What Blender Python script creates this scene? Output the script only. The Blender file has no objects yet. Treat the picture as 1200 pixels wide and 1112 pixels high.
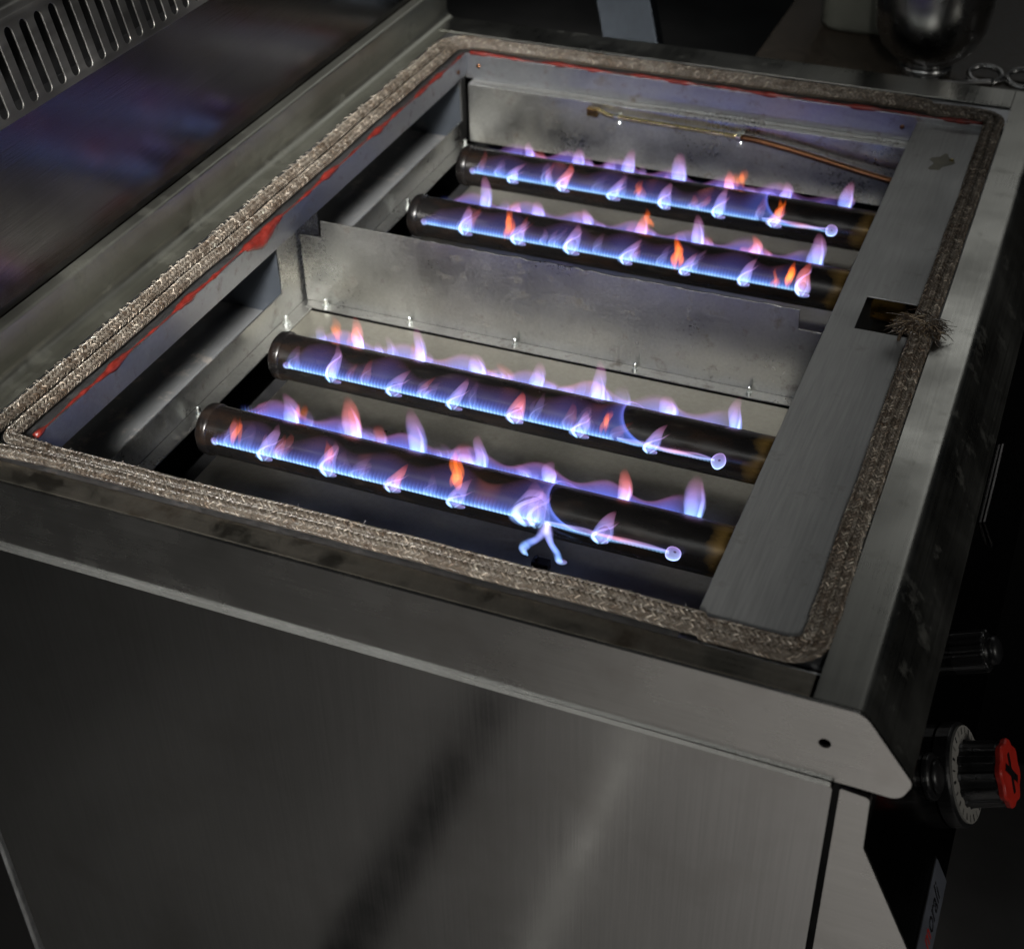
import bpy, bmesh, math, random
import numpy as np
from mathutils import Vector, Matrix
random.seed(7); rng = np.random.default_rng(7)
R = math.radians
scn = bpy.context.scene
C = scn.collection

# ---------------------------------------------------------------- camera
cam_d = bpy.data.cameras.new('camera'); cam = bpy.data.objects.new('camera', cam_d); C.objects.link(cam)
scn.camera = cam
yaw, pitch, roll = 1.97245782, .653685047, -.022258935
fwd = Vector((math.cos(yaw)*math.cos(pitch), math.sin(yaw)*math.cos(pitch), -math.sin(pitch)))
rt = Vector((math.sin(yaw), -math.cos(yaw), 0)); up = rt.cross(fwd)
r2 = rt*math.cos(roll)+up*math.sin(roll); u2 = -rt*math.sin(roll)+up*math.cos(roll)
m = Matrix((r2, u2, -fwd)).transposed().to_4x4(); m.translation = Vector((.57028, -.528854, .538))
cam.matrix_world = m
cam_d.sensor_width = 36; cam_d.sensor_fit = 'HORIZONTAL'; cam_d.lens = 36*1715.3/1200
cam_d.clip_start = .02; cam_d.clip_end = 60
cam_d.dof.use_dof = True; cam_d.dof.focus_distance = .97; cam_d.dof.aperture_fstop = 9

# ---------------------------------------------------------------- world, lamps, exposure
w = bpy.data.worlds.new('World'); scn.world = w; w.use_nodes = True
bg = w.node_tree.nodes['Background']; bg.inputs[0].default_value = (.80, .90, 1, 1); bg.inputs[1].default_value = .0045
def lamp(name, loc, target, power, size, size_y=None, color=(1, 1, 1), spread=180):
    d = bpy.data.lights.new(name, 'AREA'); d.energy = power; d.color = color; d.spread = R(spread)
    d.shape = 'RECTANGLE' if size_y else 'SQUARE'; d.size = size
    if size_y: d.size_y = size_y
    o = bpy.data.objects.new(name, d); C.objects.link(o); o.location = loc
    o.rotation_euler = (Vector(target)-Vector(loc)).to_track_quat('-Z', 'Y').to_euler()
    return o
lamp('doorway_lamp', (2.3, -.35, .75), (.05, .35, -.08), .55, .34, color=(1, .97, .90), spread=50)
lamp('hot_spot_lamp', (.72, -1.75, 1.45), (-.01, .45, -.07), 2.9, .4, color=(1, .98, .94), spread=17)  # unseen source behind the camera, narrowed to make the chamber hot spots
lamp('seam_glint_lamp', (-.35, -1.75, 1.65), (-.2, 0, -.05), 4.2, 2.6, .10, color=(.96, 1, .98))  # added long light, there to brighten the side panel's top edge
lamp('rear_lamp', (.75, 3.1, 1.75), (.4, .4, 0), .62, 1.5, .7, color=(1, 1, .97), spread=80)
lamp('floor_pool_light', (.80, -1.30, .20), (.60, -1.00, -.9), 7.4, .4, color=(1, .96, .92), spread=96)  # added light on the floor, for the brightness the side panel mirrors
scn.view_settings.view_transform = 'Standard'; scn.view_settings.look = 'None'
scn.view_settings.exposure = 0; scn.view_settings.gamma = 1
cy = scn.cycles; cy.use_denoising = True
cy.transparent_max_bounces = 64; cy.max_bounces = 10; cy.glossy_bounces = 6; cy.diffuse_bounces = 3
cy.sample_clamp_indirect = 3

# ---------------------------------------------------------------- materials
def nodes(name):
    mt = bpy.data.materials.new(name); mt.use_nodes = True
    nt = mt.node_tree; b = nt.nodes['Principled BSDF']
    return mt, nt, b
def mapped(nt, scale):
    tc = nt.nodes.new('ShaderNodeTexCoord'); mp = nt.nodes.new('ShaderNodeMapping'); mp.inputs['Scale'].default_value = scale
    nt.links.new(tc.outputs['Object'], mp.inputs['Vector']); return mp.outputs['Vector']
def noise(nt, scale, vec=(1, 1, 1), detail=4, rough=.55):
    n = nt.nodes.new('ShaderNodeTexNoise'); n.inputs['Scale'].default_value = scale
    n.inputs['Detail'].default_value = detail; n.inputs['Roughness'].default_value = rough
    nt.links.new(mapped(nt, vec), n.inputs['Vector']); return n.outputs['Fac']
def remap(nt, val, a, b, c, d):
    r = nt.nodes.new('ShaderNodeMapRange'); r.inputs[1].default_value = a; r.inputs[2].default_value = b
    r.inputs[3].default_value = c; r.inputs[4].default_value = d; nt.links.new(val, r.inputs[0]); return r.outputs[0]
def mixc(nt, fac, c1, c2):
    x = nt.nodes.new('ShaderNodeMix'); x.data_type = 'RGBA'
    for i, c in ((6, c1), (7, c2)):
        if isinstance(c, tuple): x.inputs[i].default_value = (*c, 1)
        else: nt.links.new(c, x.inputs[i])
    nt.links.new(fac, x.inputs[0]); return x.outputs[2]
def bump(nt, b, h, strength, dist):
    n = nt.nodes.new('ShaderNodeBump'); n.inputs['Strength'].default_value = strength; n.inputs['Distance'].default_value = dist
    nt.links.new(h, n.inputs['Height']); nt.links.new(n.outputs[0], b.inputs['Normal'])
def steel(name, col, rough, grain=(400, 8, 400), metal=1., smudge=.10, dirt=None, dirt_scale=9, dirt_amt=(.52, .72), bstr=.12, gv=.07, gr=.03, dm=.75):
    mt, nt, b = nodes(name)
    b.inputs['Metallic'].default_value = metal
    g = noise(nt, 1, grain, 3); s = noise(nt, 14, (1, 1, 1), 5)
    base = mixc(nt, remap(nt, g, .3, .7, 0, 1), tuple(c*(1-gv) for c in col), tuple(min(1, c*(1+gv)) for c in col))
    if dirt:
        d = remap(nt, noise(nt, dirt_scale, (1, 1, 1), 6, .65), *dirt_amt, 0, 1)
        base = mixc(nt, d, base, dirt)
        mm = remap(nt, d, 0, 1, metal, metal*dm); nt.links.new(mm, b.inputs['Metallic'])
    nt.links.new(base, b.inputs['Base Color'])
    add = nt.nodes.new('ShaderNodeMath'); add.operation = 'ADD'
    nt.links.new(remap(nt, s, .3, .7, rough-smudge, rough+smudge), add.inputs[0])
    nt.links.new(remap(nt, g, .3, .7, -gr, gr), add.inputs[1])
    nt.links.new(add.outputs[0], b.inputs['Roughness'])
    bump(nt, b, g, bstr, .0004)
    return mt
def plain(name, col, rough=.5, metal=0., scale=60, var=.25, bstr=.2, spec=.5):
    mt, nt, b = nodes(name); b.inputs['Metallic'].default_value = metal
    n = noise(nt, scale, (1, 1, 1), 5)
    nt.links.new(mixc(nt, remap(nt, n, .3, .7, 0, 1), tuple(c*(1-var) for c in col), tuple(min(1, c*(1+var)) for c in col)), b.inputs['Base Color'])
    nt.links.new(remap(nt, n, .3, .7, max(.03, rough-.1), rough+.1), b.inputs['Roughness'])
    b.inputs['Specular IOR Level'].default_value = spec
    bump(nt, b, n, bstr, .0006)
    return mt
M = {}
M['panel'] = steel('brushed_side_steel', (.46, .455, .445), .155, (900, 900, 11), smudge=.05, gv=.06, bstr=.025, gr=.012, dirt=(.40, .39, .375), dirt_scale=11, dirt_amt=(.50, .75), dm=1.)
M['cheek'] = steel('satin_cheek_steel', (.54, .53, .51), .26, (12, 900, 900), smudge=.06, gv=.06, bstr=.05, gr=.012, dirt=(.46, .44, .42), dirt_scale=18, dirt_amt=(.52, .75), dm=1.)
M['deck'] = steel('worn_deck_steel', (.36, .36, .335), .33, (600, 7, 600), smudge=.10, bstr=.06, gv=.07, dirt=(.275, .275, .25), dirt_scale=38, dirt_amt=(.57, .70))
M['upstand'] = steel('dull_upstand_steel', (.42, .42, .37), .38, (420, 6, 420), smudge=.08, bstr=.04, gv=.05, dirt=(.10, .10, .075), dirt_scale=30, dirt_amt=(.55, .8))
M['ledge'] = steel('darkened_ledge_steel', (.30, .28, .24), .36, (6, 420, 420), dirt=(.05, .04, .03), dirt_scale=14, dirt_amt=(.42, .62))  # colour and blotches darkened for the dark surroundings the ledge reflects
M['flue'] = steel('flue_steel', (.135, .13, .13), .17, (420, 9, 620), smudge=.04, gv=.05, bstr=.14)
M['vent'] = steel('vent_steel', (.29, .285, .27), .42, (300, 6, 300))
M['chamber'] = steel('chamber_steel', (.41, .41, .395), .35, (420, 420, 420), smudge=.10, dirt=(.12, .10, .08), dirt_scale=60, dirt_amt=(.56, .74), bstr=.25, gv=.10, gr=.05)
M['flange'] = steel('flange_steel', (.35, .36, .38), .42, (300, 300, 300), smudge=.06, dirt=(.14, .11, .085), dirt_scale=70, dirt_amt=(.56, .74))
M['floorpan'] = steel('floor_pan_steel', (.38, .365, .32), .38, (300, 300, 300), smudge=.10, dirt=(.12, .10, .07), dirt_scale=24, dirt_amt=(.6, .85))
M['zinc'] = steel('galvanised_plate', (.34, .345, .345), .50, (520, 22, 520), metal=.7, smudge=.08, gv=.12, dirt=(.25, .25, .24), dirt_scale=48, dirt_amt=(.60, .72))
M['cross'] = steel('blued_duct_steel', (.07, .08, .095), .5, (40, 40, 40), metal=.6, dirt=(.2, .2, .2), dirt_scale=20)
M['duct'] = steel('stained_duct_steel', (.19, .195, .20), .55, (40, 40, 40), dirt=(.40, .36, .32), dirt_scale=46, dirt_amt=(.56, .68), metal=.35)
M['tube'] = steel('heat_blackened_tube', (.011, .0085, .007), .26, (60, 300, 300), metal=.1, smudge=.08, dirt=(.006, .005, .004), dirt_scale=30, bstr=.05)
def tint_tube():
    mt, nt, b = nodes('heat_tinted_burner_tube')
    tc = nt.nodes.new('ShaderNodeTexCoord'); sx = nt.nodes.new('ShaderNodeSeparateXYZ'); nt.links.new(tc.outputs['Object'], sx.inputs[0])
    n1 = noise(nt, 28, (1, 2, 2), 6, .6); n2 = noise(nt, 90, (.4, 1, 1), 5)
    ad = nt.nodes.new('ShaderNodeMath'); ad.operation = 'MULTIPLY_ADD'; nt.links.new(n1, ad.inputs[0]); ad.inputs[1].default_value = .030; nt.links.new(sx.outputs[0], ad.inputs[2])
    gold = remap(nt, ad.outputs[0], .424, .462, 0, 1)
    oxide = mixc(nt, remap(nt, n1, .48, .70, 0, 1), (.006, .0055, .0055), (.014, .0085, .006))
    oxide = mixc(nt, remap(nt, n2, .60, .72, 0, .6), oxide, (.022, .018, .015))
    nt.links.new(mixc(nt, gold, oxide, (.44, .27, .07)), b.inputs['Base Color'])
    nt.links.new(remap(nt, gold, 0, 1, .1, 1), b.inputs['Metallic']); b.inputs['Specular IOR Level'].default_value = .4
    nt.links.new(remap(nt, n2, .3, .7, .20, .38), b.inputs['Roughness']); bump(nt, b, n2, .10, .0005)
    return mt
M['tube'] = tint_tube()
M['tube_end'] = steel('heat_tinted_tube', (.22, .135, .04), .20, (60, 300, 300), smudge=.05)
M['stud'] = steel('zinc_stud', (.75, .78, .76), .28, (90, 90, 90))
M['brass'] = steel('brass', (.95, .78, .38), .18, (90, 90, 90), smudge=.06)
M['copper'] = steel('oxidised_copper', (.17, .08, .04), .38, (90, 90, 90), dirt=(.08, .05, .03), dirt_scale=60)
M['dark'] = plain('dark_interior', (.010, .010, .011), .7)
M['black'] = plain('black_plastic', (.012, .012, .013), .32)
M['red'] = plain('red_plastic', (.62, .030, .018), .42, var=.1)
M['sealant'] = plain('red_sealant', (.125, .012, .008), .40, scale=160, var=.45, bstr=1.)
M['dial'] = plain('dial_white', (.30, .29, .27), .5, var=.06)
M['badge'] = plain('badge_grey', (.20, .215, .26), .38, metal=.4, var=.06)
M['floor'] = plain('kitchen_floor', (.165, .163, .16), .55, scale=5, var=.25)
M['counter'] = plain('dark_counter', (.050, .040, .030), .5, scale=160, var=.5)
M['pale'] = plain('pale_enamel', (.16, .165, .14), .35, var=.08)
M['mirror'] = steel('polished_steel', (.50, .50, .50), .27, (60, 60, 60), smudge=.04)
M['post'] = steel('cool_grey_steel', (.045, .052, .062), .42, (200, 200, 8))

def attr_mat(name, rough, metal=0., spec=.5, sheen=0.):
    mt, nt, b = nodes(name); a = nt.nodes.new('ShaderNodeAttribute'); a.attribute_name = 'Col'
    nt.links.new(a.outputs['Color'], b.inputs['Base Color']); b.inputs['Roughness'].default_value = rough
    b.inputs['Metallic'].default_value = metal; b.inputs['Specular IOR Level'].default_value = spec
    return mt
M['strand'] = attr_mat('glass_fibre', .27, spec=.9)
M['core'] = plain('rope_core', (.060, .045, .032), .8, scale=300, var=.5)

def flame_mat():
    # thin sheet of burning gas: it emits and lets everything behind it through; a slanted sheet is optically thicker (1/cos)
    mt = bpy.data.materials.new('burning_gas'); mt.use_nodes = True; nt = mt.node_tree; nt.nodes.clear()
    out = nt.nodes.new('ShaderNodeOutputMaterial'); add = nt.nodes.new('ShaderNodeAddShader')
    em = nt.nodes.new('ShaderNodeEmission'); tr = nt.nodes.new('ShaderNodeBsdfTransparent')
    a = nt.nodes.new('ShaderNodeAttribute'); a.attribute_name = 'Col'
    geo = nt.nodes.new('ShaderNodeNewGeometry'); dot = nt.nodes.new('ShaderNodeVectorMath'); dot.operation = 'DOT_PRODUCT'
    nt.links.new(geo.outputs['Incoming'], dot.inputs[0]); nt.links.new(geo.outputs['Normal'], dot.inputs[1])
    ab = nt.nodes.new('ShaderNodeMath'); ab.operation = 'ABSOLUTE'; nt.links.new(dot.outputs['Value'], ab.inputs[0])
    mx = nt.nodes.new('ShaderNodeMath'); mx.operation = 'MAXIMUM'; nt.links.new(ab.outputs[0], mx.inputs[0]); mx.inputs[1].default_value = .34
    dv = nt.nodes.new('ShaderNodeMath'); dv.operation = 'DIVIDE'; dv.inputs[0].default_value = .5; nt.links.new(mx.outputs[0], dv.inputs[1])
    nt.links.new(a.outputs['Color'], em.inputs['Color']); nt.links.new(dv.outputs[0], em.inputs['Strength'])
    nt.links.new(em.outputs[0], add.inputs[0]); nt.links.new(tr.outputs[0], add.inputs[1]); nt.links.new(add.outputs[0], out.inputs[0])
    return mt
M['flame'] = flame_mat()
def glow_mat():
    # a solid wisp of glowing gas: the light seen through it goes with the depth of gas, so it thins out to nothing at its outline
    mt = bpy.data.materials.new('glowing_gas'); mt.use_nodes = True; nt = mt.node_tree; nt.nodes.clear()
    out = nt.nodes.new('ShaderNodeOutputMaterial'); add = nt.nodes.new('ShaderNodeAddShader')
    em = nt.nodes.new('ShaderNodeEmission'); tr = nt.nodes.new('ShaderNodeBsdfTransparent')
    a = nt.nodes.new('ShaderNodeAttribute'); a.attribute_name = 'Col'
    geo = nt.nodes.new('ShaderNodeNewGeometry'); dot = nt.nodes.new('ShaderNodeVectorMath'); dot.operation = 'DOT_PRODUCT'
    nt.links.new(geo.outputs['Incoming'], dot.inputs[0]); nt.links.new(geo.outputs['Normal'], dot.inputs[1])
    pw = nt.nodes.new('ShaderNodeMath'); pw.operation = 'POWER'; nt.links.new(dot.outputs['Value'], pw.inputs[0]); pw.inputs[1].default_value = 2.6
    nt.links.new(a.outputs['Color'], em.inputs['Color']); nt.links.new(pw.outputs[0], em.inputs['Strength'])
    nt.links.new(em.outputs[0], add.inputs[0]); nt.links.new(tr.outputs[0], add.inputs[1]); nt.links.new(add.outputs[0], out.inputs[0])
    return mt
M['glow'] = glow_mat()

# ---------------------------------------------------------------- builders
def link(name, me, mat, parent=None, smooth=False, bevel=0, label=None, kind=None):
    o = bpy.data.objects.new(name, me); C.objects.link(o)
    if mat and not me.materials: me.materials.append(mat)
    if smooth: me.polygons.foreach_set('use_smooth', [True]*len(me.polygons))
    if parent: o.parent = parent
    if bevel:
        b = o.modifiers.new('edge', 'BEVEL'); b.width = bevel; b.segments = 2; b.limit_method = 'ANGLE'; b.angle_limit = R(35)
    if label: o['label'] = label
    if kind: o['kind'] = kind
    return o
def from_bm(name, bm, mat, parent=None, **k):
    bmesh.ops.recalc_face_normals(bm, faces=bm.faces)
    me = bpy.data.meshes.new(name); bm.to_mesh(me); bm.free(); return link(name, me, mat, parent, **k)
def from_np(name, v, f, mat, parent=None, col=None, **k):
    me = bpy.data.meshes.new(name); v = np.asarray(v, np.float32); f = np.asarray(f, np.int32)
    n = f.shape[1]; me.vertices.add(len(v)); me.vertices.foreach_set('co', v.ravel())
    me.loops.add(f.size); me.loops.foreach_set('vertex_index', f.ravel())
    me.polygons.add(len(f)); me.polygons.foreach_set('loop_start', np.arange(0, f.size, n, dtype=np.int32))
    me.update(calc_edges=True)
    if col is not None:
        a = me.color_attributes.new('Col', 'FLOAT_COLOR', 'POINT')
        c = np.ones((len(v), 4), np.float32); c[:, :3] = col; a.data.foreach_set('color', c.ravel())
    return link(name, me, mat, parent, **k)
def empty(name, loc=(0, 0, 0), label=None, cat=None, parent=None, group=None):
    o = bpy.data.objects.new(name, None); C.objects.link(o); o.location = loc; o.empty_display_size = .05
    if label: o['label'] = label
    if cat: o['category'] = cat
    if group: o['group'] = group
    if parent: o.parent = parent
    return o
def box(bm, x0, x1, y0, y1, z0, z1):
    vs = [bm.verts.new(p) for p in ((x0, y0, z0), (x1, y0, z0), (x1, y1, z0), (x0, y1, z0), (x0, y0, z1), (x1, y0, z1), (x1, y1, z1), (x0, y1, z1))]
    for q in ((0, 3, 2, 1), (4, 5, 6, 7), (0, 1, 5, 4), (1, 2, 6, 5), (2, 3, 7, 6), (3, 0, 4, 7)): bm.faces.new([vs[i] for i in q])
def boxes(name, lst, mat, parent=None, **k):
    bm = bmesh.new()
    for b in lst: box(bm, *b)
    return from_bm(name, bm, mat, parent, **k)
def fillet(pts, rads, n=6, closed=False):
    # round the corners of a 2-D polyline
    out = []; N = len(pts)
    for i, p in enumerate(pts):
        r = rads[i] if isinstance(rads, (list, tuple)) else rads
        if r <= 0 or (not closed and i in (0, N-1)): out.append(tuple(p)); continue
        P = Vector(p); a = (Vector(pts[i-1])-P); b = (Vector(pts[(i+1) % N])-P)
        la, lb = a.length, b.length; a.normalize(); b.normalize()
        ang = a.angle(b); t = min(r/math.tan(ang/2), la*.49, lb*.49); rr = t*math.tan(ang/2)
        c = P+(a+b).normalized()*(rr/math.sin(ang/2))
        s = P+a*t-c; e = P+b*t-c
        th = math.atan2(s.x*e.y-s.y*e.x, s.dot(e))
        for k in range(n+1):
            q = th*k/n; out.append((c.x+s.x*math.cos(q)-s.y*math.sin(q), c.y+s.x*math.sin(q)+s.y*math.cos(q)))
    return out
def sheet(name, pts, y0, y1, th, mat, parent=None, ny=1, **k):
    # sheet metal folded along an x-z profile, running along y; th is laid on the right-hand side
    P = [Vector(p) for p in pts]; nr = []
    for i in range(len(P)):
        d = (P[min(i+1, len(P)-1)]-P[max(i-1, 0)]).normalized(); nr.append(Vector((d.y, -d.x)))
    Q = [p+n*th for p, n in zip(P, nr)]
    loop = P+Q[::-1]; bm = bmesh.new(); rows = []
    for j in range(ny+1):
        y = y0+(y1-y0)*j/ny; rows.append([bm.verts.new((p.x, y, p.y)) for p in loop])
    n = len(loop)
    for j in range(ny):
        for i in range(n): bm.faces.new((rows[j][i], rows[j][(i+1) % n], rows[j+1][(i+1) % n], rows[j+1][i]))
    h = len(P)
    for row in (rows[0], rows[-1]):
        for i in range(h-1): bm.faces.new((row[i], row[i+1], row[n-2-i], row[n-1-i]))
    o = from_bm(name, bm, mat, parent, **k)
    o.data.polygons.foreach_set('use_smooth', [True]*len(o.data.polygons))
    md = o.modifiers.new('shade', 'EDGE_SPLIT'); md.split_angle = R(32)
    return o
def plate(name, outer, holes, to3, thick, mat, parent=None, **k):
    # flat sheet with real holes: 2-D loops filled, then given the thickness vector
    bm = bmesh.new(); es = []
    for lp in [outer]+holes:
        vs = [bm.verts.new(to3(*p)) for p in lp]
        es += [bm.edges.new((vs[i], vs[(i+1) % len(vs)])) for i in range(len(vs))]
    bmesh.ops.triangle_fill(bm, use_beauty=True, edges=es)
    ret = bmesh.ops.extrude_face_region(bm, geom=list(bm.faces))
    vs = [g for g in ret['geom'] if isinstance(g, bmesh.types.BMVert)]
    bmesh.ops.translate(bm, verts=vs, vec=Vector(thick))
    return from_bm(name, bm, mat, parent, **k)
def circ(cx, cy, r, n=20): return [(cx+r*math.cos(2*math.pi*i/n), cy+r*math.sin(2*math.pi*i/n)) for i in range(n)]
def rect(x0, x1, y0, y1): return [(x0, y0), (x1, y0), (x1, y1), (x0, y1)]
def lathe(bm, prof, origin, axis, n=32, rfun=None):
    # prof: (distance along axis, radius)
    ax = Vector(axis).normalized(); a = ax.orthogonal().normalized() if abs(ax.y) > .9 else Vector((0, 1, 0)); b = ax.cross(a).normalized(); a = b.cross(ax)
    O = Vector(origin); rings = []
    for d, r in prof:
        rings.append([bm.verts.new(O+ax*d+(a*math.cos(2*math.pi*i/n)+b*math.sin(2*math.pi*i/n))*(r*(rfun(i, n) if rfun else 1))) for i in range(n)])
    for q, p in zip(rings, rings[1:]):
        for i in range(n): bm.faces.new((q[i], q[(i+1) % n], p[(i+1) % n], p[i]))
    bm.faces.new(rings[0]); bm.faces.new(rings[-1][::-1])
def tube_pts(bm, pts, r, n=10, cap=True):
    P = [Vector(p) for p in pts]; prev = None; rings = []
    for i, p in enumerate(P):
        t = (P[min(i+1, len(P)-1)]-P[max(i-1, 0)]).normalized()
        a = prev-t*prev.dot(t) if prev else t.orthogonal()
        a.normalize(); prev = a; b = t.cross(a); rr = r[i] if hasattr(r, '__len__') else r
        rings.append([bm.verts.new(p+(a*math.cos(2*math.pi*k/n)+b*math.sin(2*math.pi*k/n))*rr) for k in range(n)])
    for q, s in zip(rings, rings[1:]):
        for k in range(n): bm.faces.new((q[k], q[(k+1) % n], s[(k+1) % n], s[k]))
    if cap: bm.faces.new(rings[0][::-1]); bm.faces.new(rings[-1])
def catmull(P, k=8):
    P = [Vector(p) for p in P]; out = []
    for i in range(len(P)-1):
        a, b, c, d = P[max(i-1, 0)], P[i], P[i+1], P[min(i+2, len(P)-1)]
        for j in range(k):
            t = j/k; out.append(.5*((2*b)+(c-a)*t+(2*a-5*b+4*c-d)*t*t+(3*b-a-3*c+d)*t**3))
    out.append(P[-1]); return out

# ================================================================ the setting
fl = bmesh.new(); box(fl, -6, 7, -7, 8, -.95, -.90)
fo = from_bm('floor', fl, M['floor'], kind='structure')
# a dark gully and a pale joint strip let into the floor beside the cooker; the steel side mirrors them
boxes('floor_gully', [(-.030, .030, -3, -.02, -.8995, -.8990)], M['dark'], fo)
boxes('floor_strip', [(.190, .206, -3, -.02, -.8995, -.8990)], plain('pale_strip', (.62, .62, .60), .6), fo)

# ================================================================ the cooker
cook = empty('gas_cooker', (0, 0, -.9), 'stainless steel gas cooker with its top plate lifted off and four burner tubes alight', 'cooker')
inv = Matrix.Translation((0, 0, .9))
def P_(o):          # keep world coordinates when parenting under the cooker's base
    o.parent = cook; o.matrix_parent_inverse = inv; return o

YF = .8085          # far end of the cooker body
XB = -.115          # rear face
# side cheek with the rounded nose and its screw hole
ck = fillet([(XB+.018, 0), (.533, 0), (.5625, -.0395), (.5575, -.0535), (.537, -.0530), (XB+.018, -.0550)], [.001, .012, .007, .008, .001, .001], closed=True)
P_(plate('side_cheek', ck, [circ(.516, -.0272, .0033)], lambda x, z: (x, -.0012, z), (0, .0022, 0), M['cheek'], bevel=.0005))
sp = fillet([(-.096, -.0537), (.5238, -.0537), (.5258, -.78), (-.085, -.78)], [.001, .002, .001, .001], closed=True)
P_(plate('side_panel', sp, [], lambda x, z: (x, -.0050, z), (0, .0058, 0), M['panel'], bevel=.0013))
fp = fillet([(.5275, -.0560), (.5432, -.0575), (.5446, -.0965), (.5792, -.171), (.5915, -.198), (.594, -.78), (.5312, -.78)], [.001, .003, .002, .001, .003, .001, .001], closed=True)
P_(plate('front_post', fp, [], lambda x, z: (x, -.0022, z), (0, .0025, 0), M['cheek'], bevel=.0006))
P_(boxes('inner_body', [(-.09, .5275, .004, .006, -.78, -.058), (-.09, -.088, .004, YF-.002, -.78, -.09), (-.09, .53, YF-.004, YF-.002, -.78, -.058), (-.09, .53, .006, YF-.004, -.20, -.198)], M['dark']))
# front deck folded down over the nose, then the control panel below it
fd = fillet([(.5066, 0), (.533, 0), (.5622, -.0395), (.5570, -.0535), (.5400, -.0535)], [0, .009, .006, .006, 0], n=8)
P_(sheet('front_deck', fd, .0016, YF, .0012, M['deck'], ny=1))
cp = fillet([(.540, -.0560), (.5436, -.0580), (.5444, -.0965), (.5918, -.198), (.583, -.214), (.583, -.78)], [0, .001, .003, .004, .003, 0], n=5)
P_(sheet('control_panel', cp, .0016, YF, .0012, M['flue'], ny=1))
# flat deck strips round the opening
P_(boxes('near_ledge', [(-.052, .5046, .0016, .0180, -.0012, 0)], M['ledge'], bevel=.0004))
P_(boxes('far_deck', [(-.05, .5060, .770, YF, -.0012, 0)], M['deck'], bevel=.0004))
# rear deck, cove, upstand, flue panel in one folded sheet
bk = fillet([(-.0405, -.0004), (-.0585, -.0004), (-.0585, .0345), (-.0675, .0355)], [0, .009, .0025, 0], n=7)
P_(sheet('rear_upstand', bk[::-1], .0016, YF, .0012, M['upstand'], ny=1))
P_(sheet('flue_panel', [(-.0685, .150), (-.0685, .0330)], .0016, YF, .0012, M['flue'], ny=1))
# slotted vent
v0, v1 = Vector((-.0685, .150)), Vector((-.0812, .2080)); vd = (v1-v0); vl = vd.length; vd /= vl; vn = Vector((vd.y, -vd.x))
def slot(yc, a, b, hw, n=6):
    lo = [(yc+hw*math.cos(t), a+hw+hw*math.sin(t)) for t in [math.pi+math.pi*i/n for i in range(n+1)]]
    hi = [(yc+hw*math.cos(t), b-hw+hw*math.sin(t)) for t in [math.pi*i/n for i in range(n+1)]]
    return lo+hi
def v3(y, s): p = v0+vd*s; return (p.x, y, p.y)
slots = [slot(.1628+.01527*k, .0040, .0535, .0037) for k in range(-9, 41)]
P_(plate('vent_grille', rect(.0016, YF, 0, vl), slots, v3, (-vn.x*.0014, 0, -vn.y*.0014), M['vent'], bevel=.0004))
tp = fillet([(v1.x, v1.y), (v1.x-.0012, v1.y+.006), (XB, .216), (XB, -.78)], [0, .004, .004, 0], n=6)
P_(sheet('flue_cap', tp[::-1], .0016, YF, .0012, M['vent']))
P_(boxes('flue_lining', [(-.108, -.1065, .003, YF-.003, .0, .205), (-.1065, -.072, .003, YF-.003, .138, .1395), (XB, -.07, .0018, .003, -.05, .205), (XB, -.06, YF-.0028, YF-.0016, -.05, .2)], M['dark']))
P_(boxes('rear_side_sheet', [(XB, -.0972, 0, .0014, -.22, .150)], M['vent']))
P_(boxes('added_rear_sheet', [(-.20, -.0970, -.0050, .0014, -.78, -.22)], M['flue'], bevel=.0016))  # added sheet past the rear, bevelled to catch a bright line
P_(boxes('edge_glint_strip', [(-.0969, -.0961, -.0070, .0012, -.78, -.22)], plain('painted_edge_glint', (.72, .73, .74), .5)))  # pale strip painted in as the bright line along the panel edge

# ---- burner chamber
P_(boxes('rim_flange', [(-.050, -.0002, .018, .770, -.0036, -.0022), (-.0016, 0, .0440, .7230, -.0215, -.0004),
                        (-.0016, .508, .723, .7244, -.0250, -.0004), (-.0002, .508, .7244, .772, -.0036, -.0022),
                        (-.0016, .508, .0425, .0440, -.0215, -.0024), (-.0002, .43, .0180, .0425, -.0036, -.0022)], M['flange'], bevel=.0004))
win = [rect(.062, .3515, -.0640, -.0160), rect(.418, .7120, -.0660, -.0160)]
P_(plate('chamber_rear_wall', rect(.044, .723, -.0870, -.0100), win, lambda y, z: (-.0020, y, z), (-.0014, 0, 0), M['chamber'], bevel=.0003))
P_(boxes('flue_duct', [(-.095, -.0036, .05, .72, -.0862, -.0846), (-.095, -.0936, .05, .72, -.0846, -.004), (-.0936, -.0036, .05, .0514, -.0846, -.006), (-.0936, -.0036, .4165, .418, -.0846, -.006)], M['duct']))
for y in (.3516, .7121): P_(boxes('duct_cross_wall', [(-.0936, -.0036, y, y+.0014, -.0846, -.006)], M['cross']))
P_(boxes('chamber_near_wall', [(-.002, .508, .0395, .0410, -.13, -.0215)], M['chamber']))
P_(boxes('chamber_far_wall', [(.0075, .508, .7080, .7092, -.0835, -.0246), (.0075, .508, .7092, .7228, -.0258, -.0246), (.0075, .508, .7150, .7158, -.0246, -.0236)], M['chamber'], bevel=.0006))
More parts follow.
